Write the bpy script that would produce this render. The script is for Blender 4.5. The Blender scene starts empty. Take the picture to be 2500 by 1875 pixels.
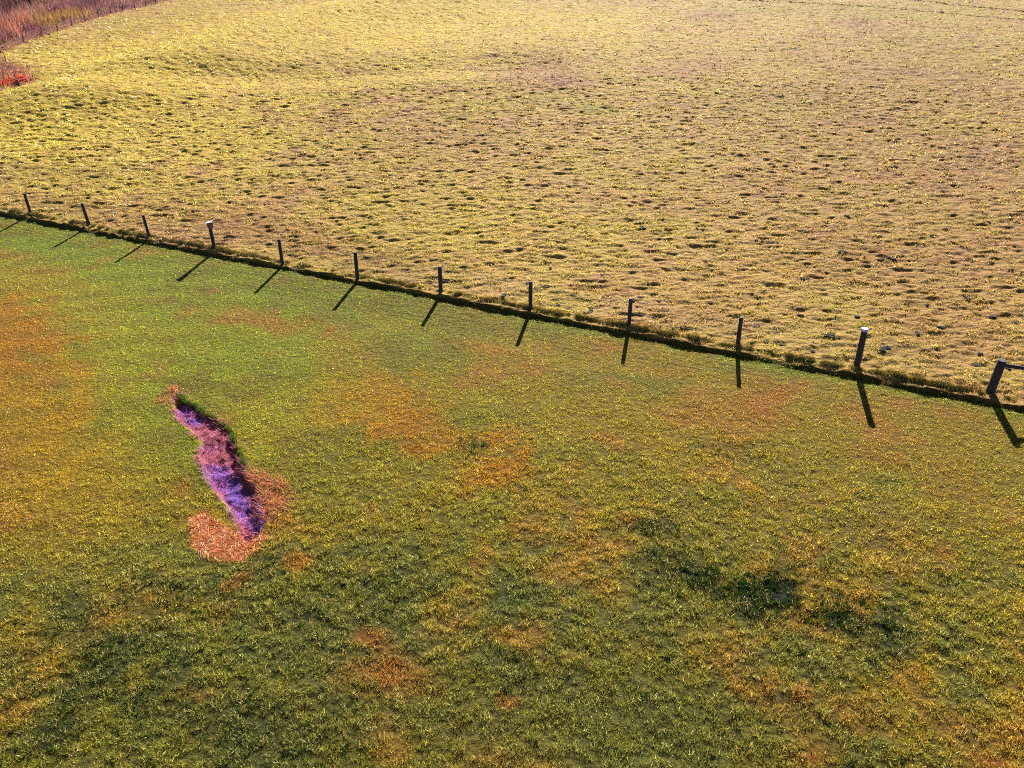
import bpy, math, random
import numpy as np
from mathutils import Vector, Matrix

SC = bpy.context.scene
COL = SC.collection
random.seed(7)
RNG = np.random.default_rng(11)

# ------------------------------------------------------------------ camera
F_PX, PITCH, ROLL, CAM_H = 2023.0, 0.5555, -0.0305, 14.485   # drone height about 14 m
AX_F = np.array([0, math.cos(PITCH), -math.sin(PITCH)])
U0 = np.array([0, math.sin(PITCH), math.cos(PITCH)])
R0 = np.array([1.0, 0, 0])
AX_R = math.cos(ROLL) * R0 + math.sin(ROLL) * U0
AX_U = -math.sin(ROLL) * R0 + math.cos(ROLL) * U0
cam_data = bpy.data.cameras.new('camera')
cam_data.sensor_width = 36.0
cam_data.lens = F_PX / 2500.0 * 36.0
cam_data.clip_start = 0.1
cam_data.clip_end = 8000
cam = bpy.data.objects.new('camera', cam_data)
M = Matrix(((AX_R[0], AX_U[0], -AX_F[0], 0), (AX_R[1], AX_U[1], -AX_F[1], 0),
            (AX_R[2], AX_U[2], -AX_F[2], CAM_H), (0, 0, 0, 1)))
cam.matrix_world = M
COL.objects.link(cam)
SC.camera = cam

# ------------------------------------------------------------------ light
SUN_EL, SUN_AZ = math.radians(24.8), math.radians(12.6)      # low sun ahead, a little to the right
world = bpy.data.worlds.new('World')
SC.world = world
world.use_nodes = True
wn = world.node_tree
sky = wn.nodes.new('ShaderNodeTexSky')
sky.sky_type = 'NISHITA'
sky.sun_disc = False
sky.sun_elevation = SUN_EL
sky.sun_rotation = SUN_AZ
sky.air_density = 0.4
sky.dust_density = 0.1
wn.links.new(sky.outputs['Color'], wn.nodes['Background'].inputs['Color'])
wn.nodes['Background'].inputs['Strength'].default_value = 0.05
sun_data = bpy.data.lights.new('sun', 'SUN')
sun_data.energy = 5.0
sun_data.angle = math.radians(0.5)
sun_data.color = (1.0, 0.94, 0.85)
sun = bpy.data.objects.new('sun', sun_data)
sv = Vector((math.sin(SUN_AZ) * math.cos(SUN_EL), math.cos(SUN_AZ) * math.cos(SUN_EL), math.sin(SUN_EL)))
sun.rotation_euler = sv.to_track_quat('Z', 'Y').to_euler()
sun.location = (20, 60, 40)
COL.objects.link(sun)
vs = SC.view_settings
vs.view_transform = 'Standard'
vs.look = 'None'
vs.gamma = 1
vs.exposure = 1.85
vs.use_curve_mapping = False
SC.cycles.filter_width = 1.0
SC.cycles.use_denoising = False

# ------------------------------------------------------------------ survey helpers
def ray(u, v):
    return AX_F + (u - 1250) / F_PX * AX_R + (937.5 - v) / F_PX * AX_U
def g(u, v):
    """ground point that was surveyed at photo position (u, v)"""
    d = ray(u, v)
    return np.array([0, 0, CAM_H])[:2] + d[:2] * (CAM_H / -d[2])
def gp(pts):
    return np.array([g(*p) for p in pts])

# ------------------------------------------------------------------ noise
def _hash(ix, iy, seed):
    h = (ix.astype(np.int64) * 374761393 + iy.astype(np.int64) * 668265263 + seed * 144665) & 0xffffffff
    h = ((h ^ (h >> 13)) * 1274126177) & 0xffffffff
    h = ((h ^ (h >> 16)) * 2246822519) & 0xffffffff
    return ((h ^ (h >> 15)) & 0xffffff) / float(0xffffff)
def vnoise(x, y, seed=0):
    ix, iy = np.floor(x), np.floor(y)
    fx, fy = x - ix, y - iy
    fx = fx * fx * fx * (fx * (fx * 6 - 15) + 10)
    fy = fy * fy * fy * (fy * (fy * 6 - 15) + 10)
    a = _hash(ix, iy, seed); b = _hash(ix + 1, iy, seed)
    c = _hash(ix, iy + 1, seed); d = _hash(ix + 1, iy + 1, seed)
    return (a + (b - a) * fx) * (1 - fy) + (c + (d - c) * fx) * fy
def fbm(x, y, wl, octs=3, seed=0, gain=0.5):
    """roughly -1..1"""
    s = 0.0; a = 1.0; t = 0.0
    for o in range(octs):
        c, sn = math.cos(0.7 * o + 0.3), math.sin(0.7 * o + 0.3)
        xx, yy = (c * x - sn * y) / wl, (sn * x + c * y) / wl
        s = s + a * (vnoise(xx, yy, seed + 17 * o) * 2 - 1)
        t += a * 0.7; a *= gain; wl *= 0.5
    return s / t
def sstep(a, b, x):
    t = np.clip((x - a) / (b - a), 0, 1)
    return t * t * (3 - 2 * t)
def poly_sd(P, x, y, pad=3.0):
    """signed distance to polygon P, positive inside; far outside points get -pad"""
    out = np.full(x.shape, -float(pad))
    m = (x > P[:, 0].min() - pad) & (x < P[:, 0].max() + pad) & (y > P[:, 1].min() - pad) & (y < P[:, 1].max() + pad)
    if not m.any():
        return out
    X, Y = x[m], y[m]
    ins = np.zeros(X.shape, bool); dm = np.full(X.shape, 1e9)
    n = len(P)
    for i in range(n):
        ax, ay = P[i]; bx, by = P[(i + 1) % n]
        ex, ey = bx - ax, by - ay
        t = np.clip(((X - ax) * ex + (Y - ay) * ey) / (ex * ex + ey * ey + 1e-12), 0, 1)
        dm = np.minimum(dm, np.hypot(X - ax - t * ex, Y - ay - t * ey))
        c = ((ay > Y) != (by > Y))
        with np.errstate(divide='ignore', invalid='ignore'):
            c &= X < (bx - ax) * (Y - ay) / (by - ay if by != ay else 1e-9) + ax
        ins ^= c
    out[m] = np.where(ins, dm, -dm)
    return out
def line_dist(P, x, y):
    dm = np.full(x.shape, 1e9)
    for i in range(len(P) - 1):
        ax, ay = P[i]; bx, by = P[i + 1]
        ex, ey = bx - ax, by - ay
        t = np.clip(((x - ax) * ex + (y - ay) * ey) / (ex * ex + ey * ey), 0, 1)
        dm = np.minimum(dm, np.hypot(x - ax - t * ex, y - ay - t * ey))
    return dm

# ------------------------------------------------------------------ the lie of the land
POST_BASE = [(77, 525), (220, 554), (366.6, 585.7), (525.5, 614.8), (690.8, 650), (873.8, 685.4), (1077, 720),
             (1295.7, 760), (1534.8, 802), (1800, 851), (2089.6, 902), (2415, 963)]
POST_TOP = [(60, 473), (200, 497), (349, 525.5), (510.5, 545), (680.7, 584.5), (867, 616), (1073.6, 651),
            (1296, 688), (1540, 729), (1810, 775), (2111.6, 804), (2447.6, 880)]
PB = gp(POST_BASE)
fd = (PB[-1] - PB[0]); fd /= np.linalg.norm(fd)             # along the fence
fn = np.array([-fd[1], fd[0]])                              # towards the pasture
if fn[1] < 0: fn = -fn
def fence_side(x, y):
    return (x - PB[5, 0]) * fn[0] + (y - PB[5, 1]) * fn[1]
def fence_along(x, y):
    return (x - PB[0, 0]) * fd[0] + (y - PB[0, 1]) * fd[1]

zz = lambda p: (340 + .2803 * p[0], 920 + .2803 * p[1])
DITCH = gp([zz(p) for p in [(275, 190), (350, 150), (385, 215), (470, 250), (560, 305), (690, 385), (775, 455), (820, 560),
    (870, 680), (920, 800), (960, 890), (1030, 1000), (1085, 1080), (1080, 1180), (1070, 1290), (1010, 1410), (930, 1450),
    (860, 1400), (880, 1310), (815, 1200), (750, 1110), (650, 990), (580, 890), (530, 780), (495, 680), (530, 570),
    (440, 460), (340, 380), (300, 280)]])
STRAW = gp([zz(p) for p in [(440, 1230), (560, 1180), (700, 1220), (800, 1330), (870, 1420), (960, 1450), (1040, 1370),
    (1120, 1400), (1010, 1490), (900, 1620), (720, 1600), (590, 1560), (480, 1500), (470, 1380)]])
DRYBANK = gp([zz(p) for p in [(930, 860), (1080, 880), (1190, 930), (1285, 1020), (1240, 1120), (1110, 1240), (1060, 1180), (1000, 1000)]])
WEEDTOP = gp([zz(p) for p in [(170, 210), (300, 100), (370, 180), (400, 240), (300, 270)]])
far_dir = g(406, 1) - g(104, 92); far_dir /= np.linalg.norm(far_dir)
BRUSH = np.vstack([gp([(-420, 268), (0, 247), (54, 240), (86, 214), (92, 200), (72, 166), (20, 150), (0, 134), (60, 109), (104, 95), (177, 70),
                       (242, 49), (301, 32), (356, 17), (406, 3)]), [g(406, 1) + 130 * far_dir], [[-260, 330], [-260, 60]]])
NOTCH = gp([(-420, 268), (0, 246), (54, 238), (88, 210), (96, 196), (72, 160), (20, 146), (0, 130), (-300, 180)])
RIDGE = gp([(-200, 330), (200, 235), (480, 165), (640, 110), (820, 55), (1000, 14), (1150, -15)])
VALLEY = gp([(-300, 215), (100, 222), (300, 212), (550, 204), (800, 190), (1050, 170), (1300, 160)])
TRACK_A = gp([(1790, 1), (2130, 22), (2500, 50), (2640, 62)])
TRACK_B = gp([(2200, 0), (2350, 14), (2520, 29)])

def height(x, y, fine=True):
    s = fence_side(x, y)
    r = np.hypot(x, y)
    past = sstep(-0.32, -0.16, s + 0.09 * fbm(x, y, 1.3, 3, 5))
    z = 0.13 * past                                         # the pasture lies a step above the mown lawn
    far = sstep(9, 40, s)
    z = z + far * 0.35 * fbm(x, y, 34.0, 2, 21)
    dr = line_dist(RIDGE, x, y)
    z = z + 1.5 * np.exp(-(dr / 8.0) ** 2) * sstep(8, 22, s)
    z = z - 0.55 * np.exp(-(line_dist(VALLEY, x, y) / 4.0) ** 2) * sstep(8, 22, s)
    if fine:
        lawn = 1 - past
        near = sstep(27, 13, r)
        z = z + lawn * ((0.010 + 0.012 * near) * fbm(x, y, 0.42, 3, 31) + 0.02 * fbm(x, y, 2.6, 2, 37))
        z = z + past * ((0.034 + 0.0005 * np.minimum(r, 110)) * fbm(x * 0.5, y, 0.23, 2, 41) + 0.03 * fbm(x * .8, y, 0.9, 2, 43)) * sstep(190, 140, r)
    sd = poly_sd(DITCH, x, y, 2.0)
    e = sd + 0.07 * fbm(x, y, 0.35, 2, 51)
    z = z - (0.10 + 0.10 * sstep(.3, -.3, fence_side(x, y) * 0 + (x - DITCH[:, 0].mean()) * -.9)) * sstep(-0.03, 0.16, e) + 0.07 * sstep(0.1, 0.3, e) * fbm(x, y, 0.3, 2, 53)
    return z
def hz(x, y):
    return float(height(np.array([x], float), np.array([y], float))[0])

# ------------------------------------------------------------------ colour of the ground cover (hues of grass and soil, with some shade and sheen painted in)
def lin(r, gg, b):
    c = np.array([r, gg, b], float) / 255
    return np.where(c <= .04045, c / 12.92, ((c + .055) / 1.055) ** 2.4)
def blob(x, y, u, v, ru, rv, tilt=0.0, hard=0.5):
    c = g(u, v)
    ca, sa = math.cos(tilt), math.sin(tilt)
    a = g(u + ru * ca, v + ru * sa) - c
    b = g(u + rv * sa, v - rv * ca) - c
    det = a[0] * b[1] - a[1] * b[0]
    dx, dy = x - c[0], y - c[1]
    p = (dx * b[1] - dy * b[0]) / det
    q = (a[0] * dy - a[1] * dx) / det
    return np.hypot(p, q)
LAWN_BLOBS = [  # u, v, ru, rv, tilt, colour, strength
    (1150, 1700, 1500, 330, 0, 'cool', .75), (600, 1500, 700, 200, 0, 'cool', .5), (1700, 1350, 700, 200, 0, 'cool', .4), (150, 740, 500, 170, .15, 'bright', .9), (330, 1000, 260, 160, .2, 'bright', .45), (800, 900, 400, 100, .2, 'bright', .35),
    (20, 850, 170, 130, 0, 'orange', .9), (90, 1010, 170, 110, 0, 'gold', .8), (40, 1160, 160, 110, 0, 'gold', .5),
    (200, 1120, 130, 90, .3, 'gold', .45), (60, 700, 200, 70, 0, 'gold', .3),
    (940, 990, 150, 75, .25, 'orange', .6), (1010, 1060, 100, 60, .2, 'orange', .55), (1230, 1150, 95, 55, -.2, 'orange', .75),
    (1230, 1080, 80, 40, 0, 'orange', .6), (870, 960, 120, 50, .3, 'gold', .6), (1100, 1190, 120, 50, 0, 'gold', .3),
    (720, 1385, 36, 26, -.5, 'orange', .8), (575, 1425, 45, 14, -.5, 'rust', .6), (445, 1190, 26, 40, .2, 'rust', .55),
    (960, 1650, 120, 45, .1, 'rust', .6), (900, 1560, 40, 26, .1, 'rust', .5), (1240, 1715, 30, 18, 0, 'rust', .5),
    (1860, 965, 75, 40, .2, 'rust', .65), (1860, 1010, 60, 25, .2, 'rust', .5), (2080, 1010, 40, 22, .3, 'rust', .35),
    (2130, 1110, 60, 30, .2, 'rust', .3), (130, 1620, 75, 50, -.4, 'gold', .6), (60, 1560, 40, 30, 0, 'gold', .4),
    (1980, 1850, 60, 40, 0, 'rust', .5), (2410, 1860, 60, 40, 0, 'rust', .5), (1870, 1680, 26, 20, 0, 'rust', .4),
    (1960, 1690, 30, 24, 0, 'rust', .45), (1535, 1270, 30, 20, 0, 'orange', .5), (1630, 910, 55, 18, .1, 'orange', .4),
    (2330, 1180, 130, 60, .2, 'rust', .2), (2250, 1330, 130, 50, .3, 'rust', .2), (1480, 1440, 50, 25, .2, 'rust', .3),
    (1430, 1320, 60, 28, 0, 'rust', .3), (1600, 1080, 60, 24, 0, 'gold', .3), (1290, 1290, 60, 30, 0, 'rust', .3),
    (480, 1240, 130, 60, .4, 'gold', .35), (820, 1000, 60, 30, 0, 'gold', .4), (1150, 840, 70, 18, .2, 'orange', .45),
    (920, 770, 50, 20, .2, 'orange', .3), (1220, 860, 50, 14, .2, 'orange', .3), (330, 1260, 60, 40, .3, 'gold', .4),
    (380, 660, 420, 60, .2, 'lush', .8), (800, 745, 330, 45, .2, 'lush', .45), (100, 600, 180, 35, .15, 'lush', .9),
    (550, 830, 330, 55, .35, 'lush', .5), (430, 900, 120, 50, .3, 'lush', .5), (640, 870, 130, 30, .3, 'lush', .4),
    (420, 990, 50, 60, .5, 'lush', .6), (470, 1100, 45, 80, .2, 'lush', .65), (560, 1200, 60, 40, .6, 'lush', .3),
    (1150, 1085, 30, 18, 0, 'deep', .5), (1790, 1095, 90, 26, .2, 'deep', .4), (1590, 1287, 80, 20, .05, 'deep', .85),
    (1690, 1410, 140, 46, .35, 'deep', .95), (1915, 1415, 100, 52, .1, 'deep', 1.1), (1870, 1460, 150, 50, .3, 'deep', 1.05),  # smear at lower right: a shadow put into the grass colour
    (2030, 1515, 160, 40, .35, 'deep', .95), (1780, 1440, 110, 36, .3, 'deep', .95), (2090, 1485, 100, 28, .4, 'deep', .7),
    (230, 1590, 170, 110, -.6, 'deep', .5), (420, 1470, 110, 60, 0, 'deep', .4), (90, 1790, 160, 90, 0, 'deep', .45),
    (640, 1500, 220, 60, 0, 'deep', .3), (420, 1700, 300, 120, 0, 'deep', .35), (900, 1430, 300, 60, 0, 'deep', .25),
    (700, 1810, 260, 70, 0, 'deep', .3), (1240, 1640, 140, 60, 0, 'deep', .2), (660, 1400, 50, 40, .4, 'deep', .5),
    (2250, 1420, 90, 26, .2, 'deep', .35), (2050, 1870, 180, 30, 0, 'deep', .4)]
PAST_BLOBS = [
    (1330, 180, 130, 40, 0, 'mauve', .6), (1400, 205, 60, 16, 0, 'mauve', .5), (1730, 45, 70, 14, 0, 'mauve', .6),
    (2090, 60, 110, 16, 0, 'mauve', .4), (2110, 75, 50, 16, 0, 'mauve', .6), (2220, 180, 60, 10, 0, 'mauve', .6),
    (2420, 390, 120, 40, 0, 'mauve', .5), (1700, 170, 120, 30, 0, 'mauve', .3), (1100, 330, 200, 50, 0, 'mauve', .25),
    (1450, 270, 60, 14, 0, 'pgreen', .7), (1290, 250, 120, 20, 0, 'pgreen', .35), (2100, 25, 500, 40, .05, 'pgreen', .45),
    (2300, 120, 250, 60, 0, 'pgreen', .3), (1900, 260, 200, 40, 0, 'pgreen', .3), (60, 330, 240, 70, 0, 'yellow', .6),  # left yellow patches: paler dry grass, with the veil's brightness painted in
    (300, 330, 420, 90, -.1, 'yellow', .6), (250, 180, 420, 90, -.2, 'yellow', .7), (700, 80, 500, 90, -.15, 'yellow', .7),
    (1150, 60, 420, 70, 0, 'yellow', .5), (130, 430, 200, 30, 0, 'pgreen', .4), (600, 560, 260, 40, .2, 'umber', .5),
    (200, 520, 200, 30, .2, 'umber', .5), (900, 640, 300, 40, .2, 'umber', .5), (1700, 780, 200, 30, .1, 'umber', .5),
    (1300, 560, 400, 60, .1, 'yellow', .15), (2300, 820, 260, 60, .1, 'umber', .35), (2000, 640, 300, 60, 0, 'umber', .25), (2150, 330, 500, 260, 0, 'umber', .4)]
HUE = dict(orange=lin(196, 122, 22), gold=lin(190, 150, 26), rust=lin(186, 98, 40), lush=lin(136, 158, 34), deep=lin(34, 54, 24),
           mauve=lin(150, 106, 100), pgreen=lin(146, 146, 56), yellow=lin(214, 200, 84), umber=lin(150, 116, 70), cool=lin(98, 112, 60), bright=lin(166, 172, 40))
LAWN_A, LAWN_B, LAWN_C = lin(158, 140, 38), lin(126, 128, 40), lin(176, 130, 54)
PAST_A, PAST_B, PAST_C = lin(186, 164, 92), lin(180, 168, 74), lin(170, 132, 100)
SHADE_SOIL, STRAWC = lin(84, 62, 34), lin(226, 156, 84)
def mixc(c, w, h):
    return c * (1 - w[:, None]) + np.asarray(h)[None, :] * w[:, None]
def cover_colour(x, y):
    s = fence_side(x, y)
    n1 = fbm(x, y, 3.4, 3, 61); n2 = fbm(x, y, 1.1, 3, 67); n3 = fbm(x, y, 0.6, 2, 71)
    one = np.ones((len(x), 1))
    c = LAWN_A[None, :] * one
    c = mixc(c, 0.7 * sstep(-0.15, 0.6, n1 + 0.35 * n2), LAWN_B)
    c = mixc(c, 0.7 * sstep(0.1, 0.8, -n1 * .7 + 0.7 * n2), LAWN_C)
    for (u, v, ru, rv, t, h, k) in LAWN_BLOBS:
        d = blob(x, y, u, v, ru, rv, t)
        m = d < 1.9
        if m.any():
            w = np.zeros(len(x)); w[m] = .85 * k * sstep(1.5, 0.1, d[m] + 0.45 * n2[m] + 0.4 * n3[m])
            c = mixc(c, w, HUE[h])
    # mowing bands curving round the left of the lawn, blade-lean sheen painted as tone
    mc = g(-300, 1750)
    band = np.sin(np.hypot(x - mc[0], y - mc[1]) * 2 * np.pi / 1.5 + .8 * n1)
    c = c * (1 + .10 * band * sstep(g(900, 900)[0], g(300, 900)[0], x))[:, None]
    p = PAST_A[None, :] * one
    p = mixc(p, 0.7 * sstep(-0.1, 0.6, n1 + 0.4 * n2), PAST_B)
    p = mixc(p, 0.6 * sstep(0.1, 0.8, -n1 * .6 + 0.7 * n2), PAST_C)
    n4 = fbm(x, y, 9.0, 3, 73)
    for (u, v, ru, rv, t, h, k) in PAST_BLOBS:
        d = blob(x, y, u, v, ru, rv, t)
        m = d < 2.2
        if m.any():
            w = np.zeros(len(x)); w[m] = k * sstep(1.4, 0.2, d[m] + 0.3 * n4[m] + 0.3 * n2[m])
            p = mixc(p, w, HUE[h])
    c = mixc(c, 0.75 * sstep(-1.1, -0.35, s) * sstep(0.0, .5, .45 + n2), HUE['lush'])
    k = sstep(-0.26, -0.16, s)
    c = c * (1 - k[:, None]) + p * k[:, None]
    # overgrown ground behind the far fence
    b = sstep(-0.6, 0.8, poly_sd(BRUSH, x, y, 3.0) + 0.5 * n2)
    c = mixc(c, b, lin(150, 96, 84))
    for T in (TRACK_A, TRACK_B):
        c = mixc(c, 0.6 * sstep(0.4, 0.1, line_dist(T, x, y)), lin(96, 70, 36))
    # the eroded ditch, its violet painted in for reflected blue light
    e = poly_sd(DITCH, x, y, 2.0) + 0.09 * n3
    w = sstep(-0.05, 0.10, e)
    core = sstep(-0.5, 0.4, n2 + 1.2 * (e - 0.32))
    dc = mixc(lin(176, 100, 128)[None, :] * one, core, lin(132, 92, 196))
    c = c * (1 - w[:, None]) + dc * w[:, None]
    st = sstep(-0.12, 0.2, poly_sd(STRAW, x, y, 2.0) + 0.14 * n3)
    sc = mixc(lin(196, 124, 72)[None, :] * one, sstep(-.2, .5, n2), lin(166, 112, 92))
    c = c * (1 - st[:, None]) + sc * st[:, None]
    for P in (DRYBANK, WEEDTOP):
        st = 0.5 * sstep(-0.35, 0.3, poly_sd(P, x, y, 2.0) + 0.2 * n3)
        c = mixc(c, st, lin(176, 116, 86))
    return c

# ------------------------------------------------------------------ materials
def new_mat(name):
    m = bpy.data.materials.new(name)
    m.use_nodes = True
    nt = m.node_tree
    return m, nt, nt.nodes['Principled BSDF'], nt.nodes['Material Output']
def grass_material(name, trans=0.42, rough=0.45, spec=0.35, warm=(1.0, 0.96, 0.6)):
    m, nt, bs, out = new_mat(name)
    at = nt.nodes.new('ShaderNodeAttribute'); at.attribute_name = 'hue'
    nt.links.new(at.outputs['Color'], bs.inputs['Base Color'])
    bs.inputs['Roughness'].default_value = rough
    bs.inputs['Specular IOR Level'].default_value = spec
    tr = nt.nodes.new('ShaderNodeBsdfTranslucent')
    mu = nt.nodes.new('ShaderNodeMix'); mu.data_type = 'RGBA'; mu.blend_type = 'MULTIPLY'
    mu.inputs[0].default_value = 1.0
    nt.links.new(at.outputs['Color'], mu.inputs[6]); mu.inputs[7].default_value = (*warm, 1)
    nt.links.new(mu.outputs[2], tr.inputs['Color'])
    mx = nt.nodes.new('ShaderNodeMixShader'); mx.inputs[0].default_value = trans
    nt.links.new(bs.outputs[0], mx.inputs[1]); nt.links.new(tr.outputs[0], mx.inputs[2])
    nt.links.new(mx.outputs[0], out.inputs['Surface'])
    return m
def ground_material():
    m, nt, bs, out = new_mat('ground_cover')
    at = nt.nodes.new('ShaderNodeAttribute'); at.attribute_name = 'hue'
    geo = nt.nodes.new('ShaderNodeNewGeometry')
    n = nt.nodes.new('ShaderNodeTexNoise'); n.inputs['Scale'].default_value = 9.0; n.inputs['Detail'].default_value = 6
    n.inputs['Roughness'].default_value = 0.7
    nt.links.new(geo.outputs['Position'], n.inputs['Vector'])
    rp = nt.nodes.new('ShaderNodeValToRGB')
    rp.color_ramp.elements[0].position = 0.35; rp.color_ramp.elements[0].color = (.55, .5, .42, 1)
    rp.color_ramp.elements[1].position = 0.68; rp.color_ramp.elements[1].color = (1.15, 1.12, 1.0, 1)
    nt.links.new(n.outputs['Fac'], rp.inputs[0])
    mu = nt.nodes.new('ShaderNodeMix'); mu.data_type = 'RGBA'; mu.blend_type = 'MULTIPLY'; mu.inputs[0].default_value = 1
    nt.links.new(at.outputs['Color'], mu.inputs[6]); nt.links.new(rp.outputs[0], mu.inputs[7])
    nt.links.new(mu.outputs[2], bs.inputs['Base Color'])
    bs.inputs['Roughness'].default_value = 0.95
    bs.inputs['Specular IOR Level'].default_value = 0.1
    bp = nt.nodes.new('ShaderNodeBump'); bp.inputs['Strength'].default_value = 1.0; bp.inputs['Distance'].default_value = 0.09
    n2 = nt.nodes.new('ShaderNodeTexNoise'); n2.inputs['Scale'].default_value = 5.5; n2.inputs['Detail'].default_value = 5; n2.inputs['Roughness'].default_value = .6
    nt.links.new(geo.outputs['Position'], n2.inputs['Vector'])
    nt.links.new(n2.outputs['Fac'], bp.inputs['Height'])
    nt.links.new(bp.outputs[0], bs.inputs['Normal'])
    return m
def wood_material(name, a, b, rough=0.85):
    m, nt, bs, out = new_mat(name)
    tc = nt.nodes.new('ShaderNodeTexCoord')
    mp = nt.nodes.new('ShaderNodeMapping'); mp.inputs['Scale'].default_value = (26, 26, 2.2)
    n = nt.nodes.new('ShaderNodeTexNoise'); n.inputs['Scale'].default_value = 1.6; n.inputs['Detail'].default_value = 6
    nt.links.new(tc.outputs['Object'], mp.inputs[0]); nt.links.new(mp.outputs[0], n.inputs['Vector'])
    rp = nt.nodes.new('ShaderNodeValToRGB')
    rp.color_ramp.elements[0].position = .35; rp.color_ramp.elements[0].color = (*a, 1)
    rp.color_ramp.elements[1].position = .7; rp.color_ramp.elements[1].color = (*b, 1)
    nt.links.new(n.outputs['Fac'], rp.inputs[0]); nt.links.new(rp.outputs[0], bs.inputs['Base Color'])
    bp = nt.nodes.new('ShaderNodeBump'); bp.inputs['Strength'].default_value = .5; bp.inputs['Distance'].default_value = .01
    nt.links.new(n.outputs['Fac'], bp.inputs['Height']); nt.links.new(bp.outputs[0], bs.inputs['Normal'])
    bs.inputs['Roughness'].default_value = rough
    return m
def plain_material(name, c, rough=0.6, metal=0.0, c2=None, scale=14.0):
    m, nt, bs, out = new_mat(name)
    n = nt.nodes.new('ShaderNodeTexNoise'); n.inputs['Scale'].default_value = scale; n.inputs['Detail'].default_value = 5
    tc = nt.nodes.new('ShaderNodeTexCoord'); nt.links.new(tc.outputs['Object'], n.inputs['Vector'])
    rp = nt.nodes.new('ShaderNodeValToRGB')
    rp.color_ramp.elements[0].position = .35; rp.color_ramp.elements[0].color = (*(c2 or tuple(v * .7 for v in c)), 1)
    rp.color_ramp.elements[1].position = .6; rp.color_ramp.elements[1].color = (*c, 1)
    nt.links.new(n.outputs['Fac'], rp.inputs[0]); nt.links.new(rp.outputs[0], bs.inputs['Base Color'])
    bs.inputs['Roughness'].default_value = rough; bs.inputs['Metallic'].default_value = metal
    return m
M_GRASS = grass_material('grass_blades')
M_DRY = grass_material('dry_stems', trans=0.35, rough=0.5, warm=(1, .92, .8))
M_PAST = grass_material('pasture_blades', trans=0.36, rough=0.5, spec=.3)
M_TUFT = grass_material('matted_grass', trans=0.15, rough=0.6, warm=(1, .9, .6))
M_LEAF = grass_material('shrub_leaves', trans=0.45, warm=(1, .8, .6))
M_GROUND = ground_material()
M_POST = wood_material('weathered_post_wood', (.012, .009, .010), (.05, .038, .040))
M_FARP = wood_material('grey_post_wood', (.05, .036, .045), (.15, .11, .13))
M_BARK = wood_material('bark', (.012, .009, .008), (.05, .036, .03))
M_WIRE = plain_material('fence_wire_steel', (.50, .45, .42), .45, .4)
M_CAP = plain_material('sky_tinted_cap', (.20, .25, .85), .35, 0, (.55, .58, .95), 30)  # blue of the reflected sky put into the cap colour
M_ROOF = plain_material('pale_painted_board', (.80, .76, .78), .6)
M_BOX = wood_material('nest_box_wood', (.10, .05, .05), (.24, .13, .11))
M_HOLE = plain_material('dark_opening', (.01, .01, .01), .9)
M_DUNG = plain_material('dung', (.022, .016, .010), 1.0, 0, (.008, .006, .004), 20)

# ------------------------------------------------------------------ mesh helpers
def tag(o, label=None, cat=None, group=None, kind=None):
    if label: o['label'] = label
    if cat: o['category'] = cat
    if group: o['group'] = group
    if kind: o['kind'] = kind
    return o
def link(name, me, mat, parent=None):
    o = bpy.data.objects.new(name, me)
    if mat: me.materials.append(mat)
    COL.objects.link(o)
    if parent: o.parent = parent
    return o
def empty(name, loc, rz=0.0):
    o = bpy.data.objects.new(name, None)
    o.empty_display_size = 0.3
    o.location = loc; o.rotation_euler = (0, 0, rz)
    COL.objects.link(o)
    return o
def np_mesh(name, verts, faces, hue=None, domain='FACE', smooth=False):
    me = bpy.data.meshes.new(name)
    verts = np.ascontiguousarray(verts, np.float32); faces = np.ascontiguousarray(faces, np.int32)
    k = faces.shape[1]
    me.vertices.add(len(verts)); me.vertices.foreach_set('co', verts.ravel())
    me.loops.add(faces.size); me.loops.foreach_set('vertex_index', faces.ravel())
    me.polygons.add(len(faces)); me.polygons.foreach_set('loop_start', np.arange(0, faces.size, k, dtype=np.int32))
    if smooth:
        me.polygons.foreach_set('use_smooth', np.ones(len(faces), bool))
    else:
        me.polygons.foreach_set('use_smooth', np.zeros(len(faces), bool))
    if hue is not None:
        a = me.attributes.new('hue', 'FLOAT_COLOR', domain)
        c = np.ones((len(hue), 4), np.float32); c[:, :3] = hue
        a.data.foreach_set('color', c.ravel())
    me.update(calc_edges=True)
    return me
def blades(name, x, y, z, h, w, lean, hue, mat, parent=None):
    """one leaf blade (a tapering triangle with a bent tip) for every point"""
    n = len(x)
    az = RNG.uniform(0, 2 * np.pi, n); la = RNG.uniform(0, 2 * np.pi, n)
    dx, dy = np.cos(az) * w * .5, np.sin(az) * w * .5
    V = np.empty((n, 3, 3), np.float32)
    V[:, 0] = np.stack([x - dx, y - dy, z - .02 * (h > 0)], 1)
    V[:, 1] = np.stack([x + dx, y + dy, z - .02 * (h > 0)], 1)
    V[:, 2] = np.stack([x + np.cos(la) * lean * h, y + np.sin(la) * lean * h, z + h], 1)
    me = np_mesh(name, V.reshape(-1, 3), np.arange(3 * n).reshape(n, 3), hue)
    return link(name, me, mat, parent)
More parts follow.
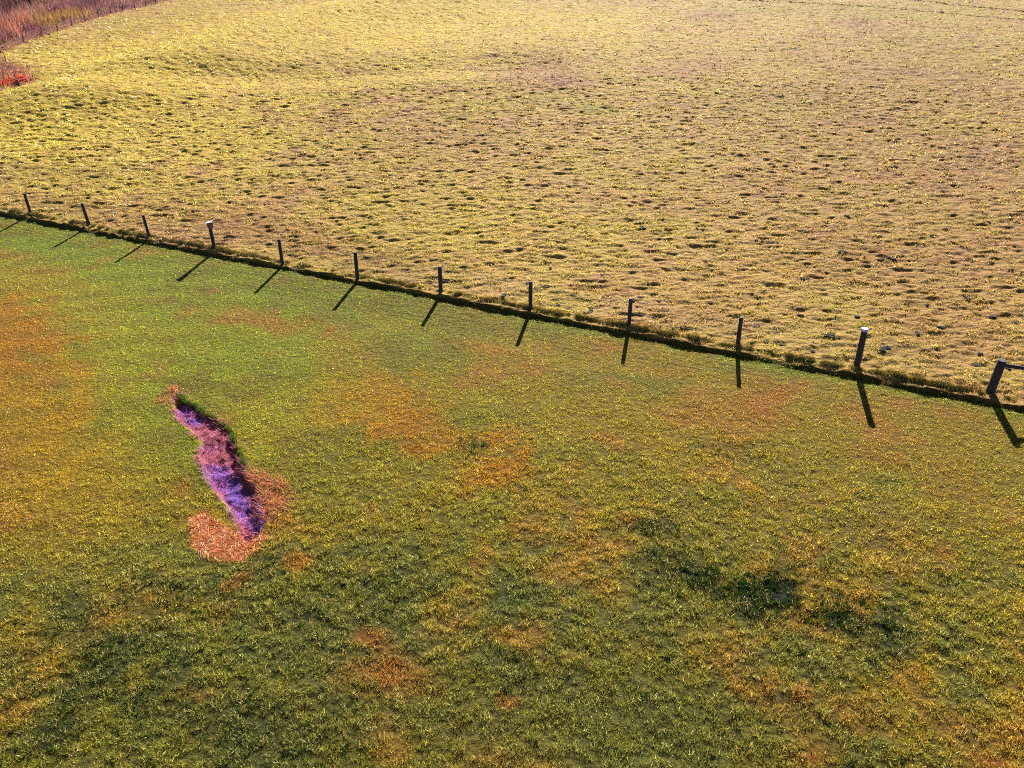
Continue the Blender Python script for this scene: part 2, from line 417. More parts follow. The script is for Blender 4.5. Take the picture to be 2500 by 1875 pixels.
class MB:
    def __init__(s): s.v = []; s.f = []
    def add(s, v, f):
        k = len(s.v); s.v += [tuple(map(float, p)) for p in v]; s.f += [tuple(i + k for i in q) for q in f]
    def tube(s, pts, rad, sides=10, cap=True, wob=0.0):
        pts = [Vector(p) for p in pts]; n = len(pts)
        rad = rad if hasattr(rad, '__len__') else [rad] * n
        vs_, fs = [], []
        up = Vector((0, 0, 1)); ref = None
        for i, p in enumerate(pts):
            t = (pts[min(i + 1, n - 1)] - pts[max(i - 1, 0)]).normalized()
            if ref is None:
                ref = t.orthogonal().normalized()
            a = (ref - t * ref.dot(t)).normalized(); ref = a; b = t.cross(a)
            for k in range(sides):
                an = 2 * math.pi * k / sides
                r = rad[i] * (1 + wob * (random.random() - .5))
                vs_.append(p + a * math.cos(an) * r + b * math.sin(an) * r)
        for i in range(n - 1):
            for k in range(sides):
                k2 = (k + 1) % sides
                fs.append((i * sides + k, i * sides + k2, (i + 1) * sides + k2, (i + 1) * sides + k))
        if cap:
            fs.append(tuple(reversed(range(sides)))); fs.append(tuple((n - 1) * sides + k for k in range(sides)))
        s.add(vs_, fs)
    def box(s, c, d, M3=None):
        v = []
        for sx in (-1, 1):
            for sy in (-1, 1):
                for sz in (-1, 1):
                    q = Vector((sx * d[0] / 2, sy * d[1] / 2, sz * d[2] / 2))
                    if M3 is not None: q = M3 @ q
                    v.append(Vector(c) + q)
        s.add(v, [(0, 1, 3, 2), (4, 6, 7, 5), (0, 4, 5, 1), (2, 3, 7, 6), (0, 2, 6, 4), (1, 5, 7, 3)])
    def build(s, name, mat, parent=None, bevel=0.0):
        me = bpy.data.meshes.new(name)
        me.from_pydata(s.v, [], s.f); me.update()
        o = link(name, me, mat, parent)
        if bevel:
            b = o.modifiers.new('bevel', 'BEVEL'); b.width = bevel; b.segments = 2; b.limit_method = 'ANGLE'
        return o

# ------------------------------------------------------------------ ground: one sheet, fine where the photo looks
def build_ground():
    rr = [1.5, 4.0, 6.5]
    r = 7.5
    while r < 190:
        rr.append(r); r *= 1 + (0.0017 if r < 70 else 0.0025)
    while r < 6000:
        rr.append(r); r *= 1.25
    rr = np.array(rr)
    th = np.concatenate([np.radians(np.linspace(-180, -58, 26))[:-1], np.radians(np.linspace(-58, -50, 24))[:-1],
                         np.radians(np.linspace(-50, 50, 980))[:-1], np.radians(np.linspace(50, 58, 24))[:-1],
                         np.radians(np.linspace(58, 180, 26))[:-1]])
    nr, nt = len(rr), len(th)
    R, T = np.meshgrid(rr, th, indexing='ij')
    x, y = (R * np.sin(T)).ravel(), (R * np.cos(T)).ravel()
    z = height(x, y)
    hue = cover_colour(x, y)
    sd_ = fence_side(x, y)
    thatch_shade = np.where((sd_ > -.2)[:, None], np.array([[.62, .52, .50]]), np.array([[.36, .34, .34]]))  # thatch tint, darkened to paint the shade between blades
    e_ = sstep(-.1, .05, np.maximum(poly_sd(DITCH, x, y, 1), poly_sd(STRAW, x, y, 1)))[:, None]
    hue = hue * (thatch_shade * (1 - e_) + .6 * e_)
    bank = sstep(.22, .05, np.abs(sd_ + .27))[:, None]  # strip before the fence: bank shade put into the soil colour
    hue = hue * (1 - .7 * bank) + SHADE_SOIL[None, :] * .4 * .7 * bank
    i = np.arange(nr - 1)[:, None] * nt; j = np.arange(nt)[None, :]; j2 = (j + 1) % nt
    F = np.stack([i + j, i + nt + j, i + nt + j2, i + j2], -1).reshape(-1, 4)
    V = np.stack([x, y, z], 1)
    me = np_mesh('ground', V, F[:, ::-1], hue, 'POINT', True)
    return tag(link('ground', me, M_GROUND), kind='structure')
build_ground()

# ------------------------------------------------------------------ grass
def scatter(n_px, r0, r1, cap, half=0.96):
    """random ground points, thinning with distance"""
    rr = np.linspace(r0, r1, 4000)
    Rg = np.hypot(rr, CAM_H)
    rho = np.minimum(n_px * 829 ** 2 * (CAM_H / Rg) / Rg ** 2, cap)
    w = rho * rr; cdf = np.concatenate([[0], np.cumsum((w[1:] + w[:-1]) / 2 * np.diff(rr))])
    N = int(cdf[-1] * 2 * half)
    r = np.interp(RNG.uniform(0, cdf[-1], N), cdf, rr)
    t = RNG.uniform(-half, half, N)
    x, y = r * np.sin(t), r * np.cos(t)
    # keep the field of view with a margin for a step to the side
    d = y * AX_F[1] + (-CAM_H) * AX_F[2]
    X = (x * AX_R[0] + y * AX_R[1] + (-CAM_H) * AX_R[2]) / d
    Y = (x * AX_U[0] + y * AX_U[1] + (-CAM_H) * AX_U[2]) / d
    k = (np.abs(X) < 0.618 * 1.14) & (np.abs(Y) < 0.4635 * 1.10)
    return x[k], y[k], r[k]
def jitter(c, b=0.3, hshift=0.12):
    n = len(c)
    k = np.exp(RNG.normal(0, b, n))[:, None]
    s = RNG.normal(0, hshift, n)[:, None]
    return np.clip(c * k * (1 + s * np.array([[1, -.3, -.2]])), 0.002, 0.95)

x, y, r = scatter(2.0, 8.0, 150, 2200)
s = fence_side(x, y)
lawn = (s < -0.22) & (poly_sd(DITCH, x, y, 1) < 0.02) & (poly_sd(STRAW, x, y, 1) < 0.30 * RNG.uniform(-.3, 1, len(x)))
Rg = np.hypot(r, CAM_H)
# lawn
X, Y, RR = x[lawn], y[lawn], Rg[lawn]
clump = fbm(X, Y, 0.15, 2, 81); rough = sstep(26, 14, np.hypot(X, Y))
hgt = (0.028 + 0.022 * rough) * (1 + (0.55 + .35 * rough) * clump) * RNG.uniform(.6, 1.4, len(X))
hgt = np.clip(hgt, .008, None)
c = cover_colour(X, Y)
k = RNG.uniform(0, 1, len(X)) < 1 - (.35 + .6 * rough) * sstep(.15, .5, -clump)
X, Y, RR, hgt, c = X[k], Y[k], RR[k], hgt[k], c[k]
dk = blob(X, Y, 1850, 1450, 330, 110, .3)
blades('lawn_grass', X, Y, height(X, Y), hgt, 0.62 * RR / 829 * RNG.uniform(.6, 1.5, len(X)), 0.9, jitter(mixc(c * 1.12, .6 * (RNG.uniform(0, 1, len(X)) < .24), lin(230, 208, 156)), .5, .14), M_GRASS)
tag(bpy.data.objects['lawn_grass'], 'short mown green and orange grass of the near lawn', 'grass', kind='stuff')
# pasture
past = (s > -0.10) & (poly_sd(BRUSH, x, y, 1) < 0.1) & (line_dist(TRACK_A, x, y) > .25) & (line_dist(TRACK_B, x, y) > .25)
X, Y, RR = x[past], y[past], Rg[past]
clump = fbm(X * .5, Y, 0.22, 2, 91)
k = RNG.uniform(0, 1, len(X)) < (.06 + .6 * sstep(-.05, .4, clump)) * np.clip(55 / RR, .5, 1)
X, Y, RR, clump = X[k], Y[k], RR[k], clump[k]
hgt = (0.032 + 0.0006 * RR) * (1 + 0.7 * clump) * RNG.uniform(.6, 1.4, len(X))
hgt = np.clip(hgt, .012, None)
blades('pasture_grass', X, Y, height(X, Y), hgt, (0.5 + np.minimum(RR, 60) / 110) * RR / 829 * RNG.uniform(.6, 1.5, len(X)), 1.0, jitter(mixc(cover_colour(X, Y), .7 * (RNG.uniform(0, 1, len(X)) < .25), lin(240, 212, 180)), .40, .10), M_PAST)  # some blades paled to put white-pink sun glints into the colour
tag(bpy.data.objects['pasture_grass'], 'pale tufted dry pasture grass beyond the fence', 'grass', kind='stuff')

# unmown strip along the fence
n = 52000
a = RNG.uniform(-6, 54, n); off = RNG.normal(-0.20, 0.065, n)
X = PB[0, 0] + fd[0] * a + fn[0] * off; Y = PB[0, 1] + fd[1] * a + fn[1] * off
cl = vnoise(a * 1.1, off * 0 + 3, 5) * .5 + vnoise(a * 5.3, off * 2, 6) * .6
keep = RNG.uniform(0, 1, n) < sstep(.22, .6, cl)
X, Y, cl, off = X[keep], Y[keep], cl[keep], off[keep]
hgt = (0.04 + 0.15 * sstep(.25, 1.0, cl)) * RNG.uniform(.5, 1.2, len(X))
c = mixc(np.tile(lin(150, 120, 74), (len(X), 1)), sstep(0.02, -.2, off) * .6, lin(84, 92, 40))
blades('fence_line_grass', X, Y, height(X, Y), hgt, RNG.uniform(.015, .035, len(X)), 0.55, jitter(c, .45, .12), M_TUFT)
tag(bpy.data.objects['fence_line_grass'], 'uncut ragged grass strip under the near fence', 'grass', kind='stuff')

# straw and dead stems in the ditch
def ribbons(name, X, Y, Z, L, W, hue, mat, rise=0.12):
    n = len(X); az = RNG.uniform(0, 2 * np.pi, n); bend = RNG.normal(0, .5, n)
    V = np.empty((n, 4, 2, 3), np.float32)
    for k in range(4):
        t = k / 3.0
        aa = az + bend * t
        px = X + np.cos(aa) * L * t; py = Y + np.sin(aa) * L * t
        pz = Z + rise * L * math.sin(math.pi * (0.25 + .7 * t)) * RNG.uniform(.4, 1.4, n) + .015
        ww = W * (1 - .75 * t) * .5
        V[:, k, 0] = np.stack([px - np.sin(aa) * ww, py + np.cos(aa) * ww, pz], 1)
        V[:, k, 1] = np.stack([px + np.sin(aa) * ww, py - np.cos(aa) * ww, pz + .006], 1)
    base = np.arange(n)[:, None] * 8
    F = np.concatenate([base + np.array([[0, 1, 3, 2]]), base + np.array([[2, 3, 5, 4]]), base + np.array([[4, 5, 7, 6]])], 1).reshape(-1, 4)
    return link(name, np_mesh(name, V.reshape(-1, 3), F, np.repeat(hue, 3, 0)), mat)
def in_poly(P, n, lo=-.1, pad=.3):
    X = RNG.uniform(P[:, 0].min() - pad, P[:, 0].max() + pad, n); Y = RNG.uniform(P[:, 1].min() - pad, P[:, 1].max() + pad, n)
    e = poly_sd(P, X, Y, 1.0)
    k = e > lo * RNG.uniform(0, 1, n) - .0
    return X[k], Y[k], e[k]
X, Y, e = in_poly(STRAW, 16000)
k = RNG.uniform(0, 1, len(X)) < sstep(-.1, .35, e + .15 * fbm(X, Y, .4, 2, 99))
X, Y, e = X[k], Y[k], e[k]
c = np.tile(lin(222, 160, 110), (len(X), 1))
c = mixc(c, (RNG.uniform(0, 1, len(X)) < .35).astype(float), lin(200, 112, 56))
c = mixc(c, (RNG.uniform(0, 1, len(X)) < .18).astype(float), lin(245, 214, 176))
ribbons('straw', X, Y, height(X, Y), RNG.uniform(.08, .26, len(X)), RNG.uniform(.004, .011, len(X)), jitter(c, .25, .1), M_DRY, .05)
tag(bpy.data.objects['straw'], 'orange bleached straw heaped at the lower ditch end', 'straw', kind='stuff')
Xa, Ya, ea = in_poly(DITCH, 26000, -.12)
Xb, Yb, eb = in_poly(DRYBANK, 4200, -.3)
Xc, Yc, ec = in_poly(WEEDTOP, 2500, -.2)
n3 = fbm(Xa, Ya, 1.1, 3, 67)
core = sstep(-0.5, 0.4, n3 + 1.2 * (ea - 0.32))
ca = mixc(np.tile(lin(190, 112, 134), (len(Xa), 1)), core * .9, lin(144, 100, 206))  # same violet of blue skylight painted into the weeds
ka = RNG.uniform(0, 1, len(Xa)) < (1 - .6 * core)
X = np.concatenate([Xa[ka], Xb, Xc]); Y = np.concatenate([Ya[ka], Yb, Yc])
c = np.concatenate([ca[ka], np.tile(lin(200, 136, 96), (len(Xb) + len(Xc), 1))])
cl = fbm(X, Y, .4, 2, 97)
blades('withered_weeds', X, Y, height(X, Y), np.clip(.095 * (1 + .9 * cl), .02, None) * RNG.uniform(.5, 1.4, len(X)), RNG.uniform(.012, .03, len(X)), 1.3, jitter(c, .4, .1), M_DRY)
tag(bpy.data.objects['withered_weeds'], 'withered brown weeds lining the ditch, with skylight purple put into their colour', 'weeds', kind='stuff')
# ragged turf lip on the ditch's sunward side
n = 9000
t = RNG.uniform(0, 9.5, n); i = np.clip(t.astype(int), 0, 9); f = (t - i)[:, None]
P = DITCH[i + 1] * (1 - f) + DITCH[i + 2] * f + RNG.normal(0, .05, (n, 2))
cl = vnoise(P[:, 0] * 3.5, P[:, 1] * 3.5, 8)
k = RNG.uniform(0, 1, n) < sstep(.25, .55, cl)
P = P[k]; cl = cl[k]
blades('ditch_edge_grass', P[:, 0], P[:, 1], height(P[:, 0], P[:, 1]), (.03 + .09 * cl) * RNG.uniform(.5, 1.2, len(P)), RNG.uniform(.012, .03, len(P)), .6,
       jitter(np.tile(lin(78, 104, 34), (len(P), 1)), .35, .12), M_GRASS)
tag(bpy.data.objects['ditch_edge_grass'], 'taller green turf overhanging the shaded ditch edge', 'grass', kind='stuff')
# darker, longer sward in the lawn, also standing in for the shadow smear
Xs, Ys = [], []
for (u, v, ru, rv, ti, hh, kk) in LAWN_BLOBS:
    if hh == 'deep':
        cpt = g(u, v); A = g(u + ru, v) - cpt; B = g(u, v - rv) - cpt
        m = int(140 * kk * abs(A[0] * B[1] - A[1] * B[0]) * 3.1) + 40
        q = RNG.normal(0, .68, (m, 2))
        Xs.append(cpt[0] + q[:, 0] * A[0] + q[:, 1] * B[0]); Ys.append(cpt[1] + q[:, 0] * A[1] + q[:, 1] * B[1])
X, Y = np.concatenate(Xs), np.concatenate(Ys)
k = (fbm(X, Y, .26, 2, 101) > .12) & (poly_sd(DITCH, X, Y, 1) < -.1) & (poly_sd(STRAW, X, Y, 1) < -.1)
X, Y = X[k], Y[k]
ng = 5
X = np.repeat(X, ng) + RNG.normal(0, .025, len(X) * ng); Y = np.repeat(Y, ng) + RNG.normal(0, .025, len(Y) * ng)
blades('clover', X, Y, height(X, Y), RNG.uniform(.03, .085, len(X)), RNG.uniform(.02, .04, len(X)), .8,
       jitter(np.tile(lin(44, 70, 26), (len(X), 1)), .35, .12), M_GRASS)
tag(bpy.data.objects['clover'], 'dark green clover in lawn patches, also put in for a shadow smear at right', 'clover', kind='stuff')
# two rank grass lines over the far pasture
Xs, Ys = [], []
for T in (TRACK_A, TRACK_B):
    for q in range(len(T) - 1):
        m = int(np.linalg.norm(T[q + 1] - T[q]) * 60)
        t = RNG.uniform(0, 1, m)[:, None]
        P = T[q] * (1 - t) + T[q + 1] * t + RNG.normal(0, .08, (m, 2))
        Xs.append(P[:, 0]); Ys.append(P[:, 1])
X, Y = np.concatenate(Xs), np.concatenate(Ys)
blades('rank_grass', X, Y, height(X, Y), RNG.uniform(.03, .11, len(X)), RNG.uniform(.04, .09, len(X)), .5,
       jitter(np.tile(lin(70, 56, 30), (len(X), 1)), .3, .1), M_DRY)
tag(bpy.data.objects['rank_grass'], 'two thin dark lines of rank grass crossing the far pasture', 'grass', kind='stuff')

# overgrown land behind the far fence
WEED_BLOBS = [(20, 78, 80, 40, 'o'), (60, 60, 70, 30, 'o'), (140, 45, 60, 16, 'g'), (190, 42, 50, 14, 'g'), (120, 60, 50, 20, 'g'),
              (10, 15, 60, 22, 'd'), (60, 8, 60, 14, 'd'), (170, 24, 70, 8, 'p'), (140, 28, 16, 10, 'p'), (240, 8, 60, 14, 'p'), (75, 82, 40, 10, 'p'),
              (100, 25, 60, 14, 'r'), (320, 12, 70, 10, 'r'), (0, 100, 40, 20, 'm'), (30, 120, 40, 12, 'g'), (10, 170, 60, 14, 'm')]
WC = dict(o=lin(176, 116, 92), g=lin(166, 132, 74), d=lin(84, 44, 48), p=lin(100, 58, 88), r=lin(170, 126, 116), m=lin(130, 90, 102))
def weed_colour(X, Y):
    c = np.tile(lin(150, 112, 106), (len(X), 1)); nn = fbm(X, Y, 5, 3, 111); n2 = fbm(X, Y, 1.6, 2, 113)
    c = mixc(c, .6 * sstep(0, .7, nn), WC['m']); c = mixc(c, .6 * sstep(0, .7, -nn), lin(186, 126, 84))
    for (u, v, ru, rv, h) in WEED_BLOBS:
        d = blob(X, Y, u, v, ru, rv)
        c = mixc(c, .8 * sstep(1.3, .3, d + .4 * nn + .3 * n2), WC[h])
    return c
n = 420000
X = RNG.uniform(-125, 20, n); Y = RNG.uniform(48, 215, n)
e = poly_sd(BRUSH, X, Y, 2.0)
vis = X / np.maximum(Y, 1) > -1.05
nd = poly_sd(NOTCH, X, Y, 2.0)
k = (e > 0.05) & vis & (RNG.uniform(0, 1, n) < .9)
X, Y, e, nd = X[k], Y[k], e[k], nd[k]
cl = fbm(X, Y, 1.7, 3, 117)
tall = sstep(.2, 3.5, e) * (1 - .65 * sstep(0, 1.0, nd))
hgt = (.20 + .85 * tall * (1 + .5 * cl)) * RNG.uniform(.5, 1.25, len(X))
c = weed_colour(X, Y)
c = c * .72
c = mixc(c, .8 * sstep(1.2, .2, e) * RNG.uniform(0, 1, len(X)), lin(196, 152, 96))
c = mixc(c, .55 * sstep(-.2, .6, nd) * RNG.uniform(0, 1, len(X)), lin(186, 140, 84))
gsel = blob(X, Y, 15, 222, 60, 16)
c = mixc(c, .8 * sstep(1.2, .5, gsel), lin(120, 124, 64))
blades('tall_dry_weeds', X, Y, height(X, Y), hgt, RNG.uniform(.04, .11, len(X)), .35, jitter(c, .42, .12), M_DRY)
tag(bpy.data.objects['tall_dry_weeds'], 'mass of tall dry reddish purple weeds behind the far fence', 'weeds', kind='stuff')

# ------------------------------------------------------------------ near fence
fence = empty('wire_fence', (*PB[5], hz(*PB[5])))
tag(fence, 'near fence of dark round posts and thin wires crossing the whole picture', 'fence')
def local(o, p):
    return Vector(p) - Vector(o.location)
def top_from_pixel(b, bz, u, v):
    """height and sideways lean of a post standing at b, in the upright plane that faces the camera"""
    nrm = np.array([b[0], b[1], 0.0]); nrm /= np.linalg.norm(nrm)
    d = ray(u, v); o = np.array([0, 0, CAM_H])
    t = ((np.array([b[0], b[1], 0]) - o) @ nrm) / (d @ nrm)
    return o + d * t
DIAM = [.15, .15, .14, .16, .15, .16, .16, .15, .145, .145, .20, .26]
tops, bases = [], []
def post_mesh(b, t, rad, parent, name='post', mat=M_POST, sides=14):
    L = (t - b).length; rings = 9
    mb = MB(); pts = []; rr_ = []
    sx, sy = random.uniform(-.012, .012), random.uniform(-.012, .012)
    for k in range(rings):
        f = k / (rings - 1)
        p = b.lerp(t, f) + Vector((sx, sy, 0)) * math.sin(f * math.pi)
        pts.append(p); rr_.append(rad * (1.06 - .10 * f) * random.uniform(.985, 1.015))
    pts.append(t + (t - b).normalized() * .012); rr_.append(rad * .86)
    mb.tube([p - b for p in pts], rr_, sides, True, .035)
    o = mb.build(name, mat, parent)
    o.location = b - (Vector(parent.location) if parent else Vector())
    for pl in o.data.polygons: pl.use_smooth = len(pl.vertices) == 4
    return o
POSTS = []
for i in range(12):
    bz = hz(*PB[i]); T = top_from_pixel(PB[i], bz, *POST_TOP[i])
    b = Vector((PB[i, 0], PB[i, 1], bz - .25)); t = Vector(T)
    b.x -= (t.x - b.x) * .25; b.y -= (t.y - b.y) * .25
    tops.append(t); bases.append(Vector((PB[i, 0], PB[i, 1], bz)))
    POSTS.append(post_mesh(b, t, DIAM[i] / 2, fence))
# next posts beyond both picture edges
step = (PB[-1] - PB[0]) / 11
for q, i in ((PB[0] - step, 0), (PB[0] - 2 * step, 0), (PB[-1] + step * .72, 11)):
    z = hz(*q); b = Vector((q[0], q[1], z - .25)); t = Vector((q[0], q[1], z + 1.2))
    POSTS.append(post_mesh(b, t, DIAM[i] / 2, fence)); tops.append(t); bases.append(Vector((q[0], q[1], z)))
POSTS[10]['label'] = 'stout post with a bright blue and white cap'
POSTS[11]['label'] = 'thickest post, with a horizontal rail fixed near its top'
# blue cap
t = tops[10]
cp = MB(); cp.tube([Vector((0, 0, -.055)), Vector((0, 0, .02)), Vector((0, 0, .03))], [.113, .113, .10], 18)
o = cp.build('cap', M_CAP, POSTS[10]); o.location = t - (Vector(POSTS[10].location) + Vector(fence.location)) + Vector((0, 0, .005))
o['label'] = 'bright blue and white cap'
# brace rail
r0 = tops[11] + (bases[11] - tops[11]) * .13; r1 = tops[-1].lerp(bases[-1], .13)
rb = MB(); rv = (r1 - r0).normalized()
rb.tube([r0 + rv * .06 - r0, (r1 - r0) * .5, r1 - r0 - rv * .05], [.06, .058, .055], 12, True, .03)
o = rb.build('rail', M_POST, fence); o.location = r0 - Vector(fence.location)
# wires
order = [13, 12] + list(range(12)) + [14]
for f in (.28, .46, .62, .77, .90):
    pts = []
    for a_, b_ in zip(order[:-1], order[1:]):
        A = bases[a_].lerp(tops[a_], f if a_ not in (3, 10) else f * .9); B = bases[b_].lerp(tops[b_], f if b_ not in (3, 10) else f * .9)
        sg = random.uniform(.01, .05)
        for k in range(6):
            q = k / 6; p = A.lerp(B, q); p.z -= sg * 4 * q * (1 - q); p += Vector((fn[0], fn[1], 0)) * .08
            pts.append(p - Vector(fence.location))
    w = MB(); w.tube(pts, .004, 6)
    w.build('wire', M_WIRE, fence)

# nest box on the fourth post from the left
t = tops[3]
nb = empty('nest_box', t + Vector((0, 0, -.16)), math.radians(-20))
tag(nb, 'small wooden nest box with a pale slanted roof on top of a fence post', 'nest box')
b = MB(); b.box((0.03, 0, .06), (.19, .19, .24)); bx = b.build('box', M_BOX, nb, .006)
R3 = Matrix.Rotation(math.radians(-14), 3, 'Y')
b = MB(); b.box((0.01, -.01, .215), (.30, .27, .025), R3); b.build('roof', M_ROOF, nb, .004)
b = MB(); b.tube([Vector((.03, -.094, .09)), Vector((.03, -.102, .09))], .022, 12); b.build('entrance_hole', M_HOLE, bx)

# ------------------------------------------------------------------ far fence
FB = [(2, 131), (60, 107), (104, 93), (143, 82), (177, 67.5), (210, 58), (241.6, 47), (271, 37), (301, 30), (331, 28), (356.5, 16.5), (380.6, 11), (405.6, 3)]
FT = [(-3, 112), (54, 84), (99, 66), (137, 59), (172, 44), (205, 35), (237, 21), (268, 15), (298, 8), (327, 8), (353, -6), (378, -10), (403, -17)]
ff = empty('wire_fence', (*g(177, 67.5), hz(*g(177, 67.5))))
tag(ff, 'far fence of thin grey posts and wires edging the reddish weeds', 'fence')
fbs, fts = [], []
for (p, q) in zip(FB, FT):
    b2 = g(*p); bz = hz(*b2); T = Vector(top_from_pixel(b2, bz, *q))
    b = Vector((b2[0], b2[1], bz - .25))
    if T.z - bz > 1.5: T.z = bz + 1.5
    fbs.append(Vector((b2[0], b2[1], bz))); fts.append(T)
    post_mesh(b, T, .055, ff, 'post', M_FARP)
for f in (.45, .72, .93):
    w = MB(); w.tube([a.lerp(b, f) - Vector(ff.location) for a, b in zip(fbs, fts)], .0045, 5); w.build('wire', M_WIRE, ff)
# corner fence of the notch
cf = empty('wire_fence', (*g(54.6, 235), hz(*g(54.6, 235))))
tag(cf, 'short fence at the pasture corner with one thick leaning post and thin stakes', 'fence')
prev = []
for (p, q, rad) in (((54.6, 235), (40, 194), .085), ((84.5, 204), (78, 180), .03), ((74, 177), (63, 152), .03), ((15, 151), (9.4, 132), .03)):
    b2 = g(*p); bz = hz(*b2); T = Vector(top_from_pixel(b2, bz, *q))
    post_mesh(Vector((b2[0], b2[1], bz - .2)), T, rad, cf, 'post' if rad > .05 else 'stake')
    prev.append((Vector((b2[0], b2[1], bz)), T))
for f in (.5, .85):
    w = MB(); w.tube([a.lerp(b, f) - Vector(cf.location) for a, b in prev], .004, 5); w.build('wire', M_WIRE, cf)

# ------------------------------------------------------------------ trees and shrubs
def limb(mb, p, d, L, r, depth, tips):
    pts = [p]; rr_ = [r]; q = p.copy(); dd = d.normalized()
    for k in range(4):
        dd = (dd + Vector((random.uniform(-.18, .18), random.uniform(-.18, .18), random.uniform(-.02, .16)))).normalized()
        q = q + dd * L / 4; pts.append(q.copy()); rr_.append(r * (1 - .16 * (k + 1)))
    mb.tube(pts, rr_, 8 if depth > 2 else 5)
    if depth <= 1: tips.extend(pts[2:])
    if depth > 0:
        for k in range(3 if depth > 1 else 4):
            a = random.uniform(0, 6.28)
            nd_ = (dd * .8 + Vector((math.cos(a), math.sin(a), random.uniform(.0, .5))) * .75).normalized()
            limb(mb, pts[random.choice((2, 3, 4))], nd_, L * random.uniform(.5, .7), r * .48, depth - 1, tips)
def leaf_cloud(name, tips, per, size, spread, hue, mat, parent):
    T = np.array([tuple(t) for t in tips]); T = np.repeat(T, per, 0) + RNG.normal(0, spread, (len(tips) * per, 3))
    T[:, 2] = np.maximum(T[:, 2], .03)
    n = len(T); V = np.empty((n, 4, 3), np.float32)
    a = RNG.normal(0, 1, (n, 3)); a /= np.linalg.norm(a, axis=1)[:, None]
    b = np.cross(a, RNG.normal(0, 1, (n, 3))); b /= np.linalg.norm(b, axis=1)[:, None]
    s1 = RNG.uniform(.5, 1.1, n)[:, None] * size; s2 = s1 * .55
    V[:, 0] = T - a * s1; V[:, 1] = T - b * s2; V[:, 2] = T + a * s1; V[:, 3] = T + b * s2
    return link(name, np_mesh(name, V.reshape(-1, 3), np.arange(4 * n).reshape(n, 4), jitter(np.tile(hue, (n, 1)), .4, .15)), mat, parent)
def tree(px, h, r, label, hue, per):
    b2 = g(*px); o = empty('tree', (b2[0], b2[1], hz(*b2)))
    tag(o, label, 'tree', 'trees at the top left corner')
    mb = MB(); tips = []
    limb(mb, Vector((0, 0, -.2)), Vector((-.12, 0, 1)), h * .55, r, 3, tips)
    mb.build('trunk', M_BARK, o)
    leaf_cloud('crown', tips, per, .16, .35, hue, M_LEAF, o)
tree((8, 6), 8.0, .24, 'dark tree trunk at the extreme top left corner of the picture', lin(130, 50, 40), 2)
tree((78, 12), 9.0, .20, 'dark trunk in the weeds, left of a matching thinner trunk', lin(140, 62, 44), 2)
tree((109, 9), 8.0, .16, 'slimmer dark trunk in the weeds, rightmost of the trees', lin(140, 62, 44), 2)
def shrub(px, R, h, label, hue, n, name='shrub'):
    b2 = g(*px); o = empty(name, (b2[0], b2[1], hz(*b2)))
    tag(o, label, 'shrub')
    tips = []
    for k in range(14):
        mb = MB()
        a = random.uniform(0, 6.28); rr_ = R * math.sqrt(random.random())
        p0 = Vector((math.cos(a) * rr_ * .7, math.sin(a) * rr_ * .7, 0)); hh = h * random.uniform(.6, 1) * (1 - .4 * rr_ / R)
        p1 = p0 * 1.3 + Vector((random.uniform(-.1, .1), random.uniform(-.1, .1), hh))
        mb.tube([p0, p0.lerp(p1, .5) + Vector((random.uniform(-.08, .08), 0, 0)), p1], [.018, .014, .006], 5)
        tips += [p0.lerp(p1, f) for f in (.25, .35, .45, .5, .55, .65, .7, .8, .88, .95, 1.0)]
        mb.build('stem', M_BARK, o)
    leaf_cloud('foliage', tips, n, .07, .16, hue, M_LEAF, o)
shrub((20, 216), 1.2, .7, 'low bright red shrub behind the thick corner post', lin(176, 62, 40), 6)
shrub((62, 207), .5, .6, 'small red shrub just right of the thick corner post', lin(180, 74, 56), 5)
shrub((140, 33), 1.1, 1.3, 'deep purple bush standing out among the paler weeds', lin(104, 26, 72), 14)

# ------------------------------------------------------------------ dung pats and weed tufts
def lump_mesh(seed):
    rng = np.random.default_rng(seed)
    mb = MB()
    for k in range(5):
        cx, cy = rng.normal(0, .35, 2); cz = .0; R_ = rng.uniform(.45, .8)
        rings, sides = 5, 9; vs_ = []
        for i in range(rings):
            ph = i / (rings - 1) * math.pi / 2
            for j in range(sides):
                an = 2 * math.pi * j / sides
                q = R_ * rng.uniform(.75, 1.2)
                vs_.append((cx + q * math.cos(ph) * math.cos(an), cy + q * math.cos(ph) * math.sin(an), -.15 + q * 1.0 * math.sin(ph)))
        fs = [(i * sides + j, i * sides + (j + 1) % sides, (i + 1) * sides + (j + 1) % sides, (i + 1) * sides + j)
              for i in range(rings - 1) for j in range(sides)]
        mb.add(vs_, fs)
    me = bpy.data.meshes.new('dung_pat'); me.from_pydata(mb.v, [], mb.f); me.update()
    me.materials.append(M_DUNG)
    return me
LUMPS = [lump_mesh(s_) for s_ in range(5)]
zq = lambda p: (1500 + .7874 * p[0], 480 + .7874 * p[1])
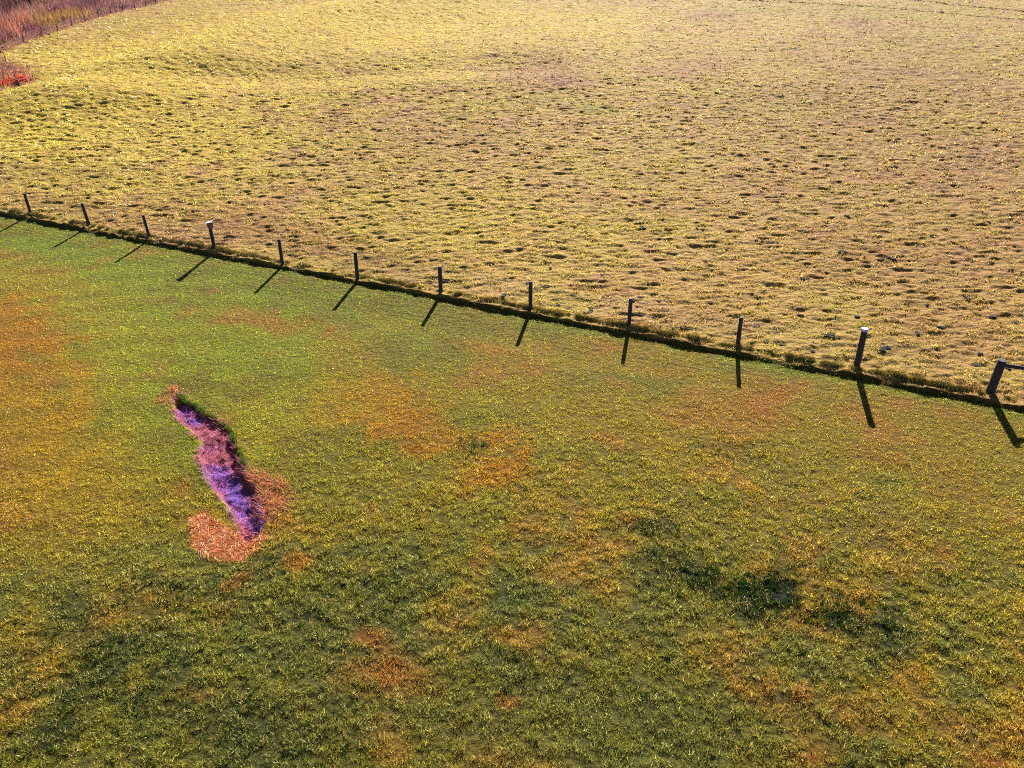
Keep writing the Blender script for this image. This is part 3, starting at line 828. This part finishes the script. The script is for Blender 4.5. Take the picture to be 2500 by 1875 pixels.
BIG = [(zq((660, 443)), .30, 'large dark dung pat in the pasture, left of the blue capped post'),
       (zq((835, 481)), .32, 'large dark dung pat in the pasture, right of the blue capped post'),
       (zq((1172, 385)), .24, 'dark dung pat in the pasture above the thickest post, left one of two'),
       (zq((1243, 401)), .22, 'dark dung pat in the pasture above the thickest post, right one of two'),
       (zq((82, 103)), .30, 'lone dark dung pat high above the ninth post from the left'),
       (zq((860, 203)), .26, 'dark dung pat far out, right one of a close pair'),
       (zq((825, 204)), .24, 'dark dung pat far out, left one of a close pair'),
       (zq((703, 184)), .30, 'flat dark dung pat far out, just left of a close pair'),
       ((1230, 729), .20, 'dark dung pat beside the eighth post from the left'),
       ((740, 530), .26, 'lone dark dung pat above the gap between fifth and sixth posts'),
       ((56, 404), .30, 'lone dark dung pat at the left edge above the leftmost post'),
       ((263, 101), .35, 'far dark dung pat in the yellow pasture below the far fence')]
SMALL = [zq(p) for p in [(255, 111), (272, 113), (440, 147), (456, 149), (473, 152), (486, 154), (503, 155), (965, 222), (1258, 248), (648, 300),
         (105, 278), (525, 373), (570, 380), (965, 345), (1005, 415), (750, 385), (940, 435), (1130, 497), (615, 488), (470, 458), (500, 462),
         (520, 470), (80, 325), (135, 333), (440, 412), (430, 410), (1160, 90), (1090, 325), (720, 68)]] + [
         (1135, 664), (1290, 700), (1345, 662), (1360, 752), (1445, 767), (900, 585), (560, 500), (180, 510), (1470, 678), (1960, 690), (350, 330), (2385, 900), (2460, 908)]
def put_lump(px, R_, label, group):
    b2 = g(*px); o = bpy.data.objects.new('dung_pat', random.choice(LUMPS))
    o.location = (b2[0], b2[1], hz(*b2) + .02); o.rotation_euler = (0, 0, random.uniform(0, 6.28))
    o.scale = (R_ * random.uniform(.8, 1.2), R_ * random.uniform(.7, 1.0), R_ * random.uniform(.3, .5))
    COL.objects.link(o)
    tag(o, label, 'dung', group)
for (px, R_, lb) in BIG: put_lump(px, R_ * .6, lb, 'dung pats in the pasture')
for px in SMALL: put_lump(px, random.uniform(.07, .12), 'small dark dung pat lying in the pale pasture grass', 'small dung pats in the pasture')
print('verts', sum(len(m.vertices) for m in bpy.data.meshes))
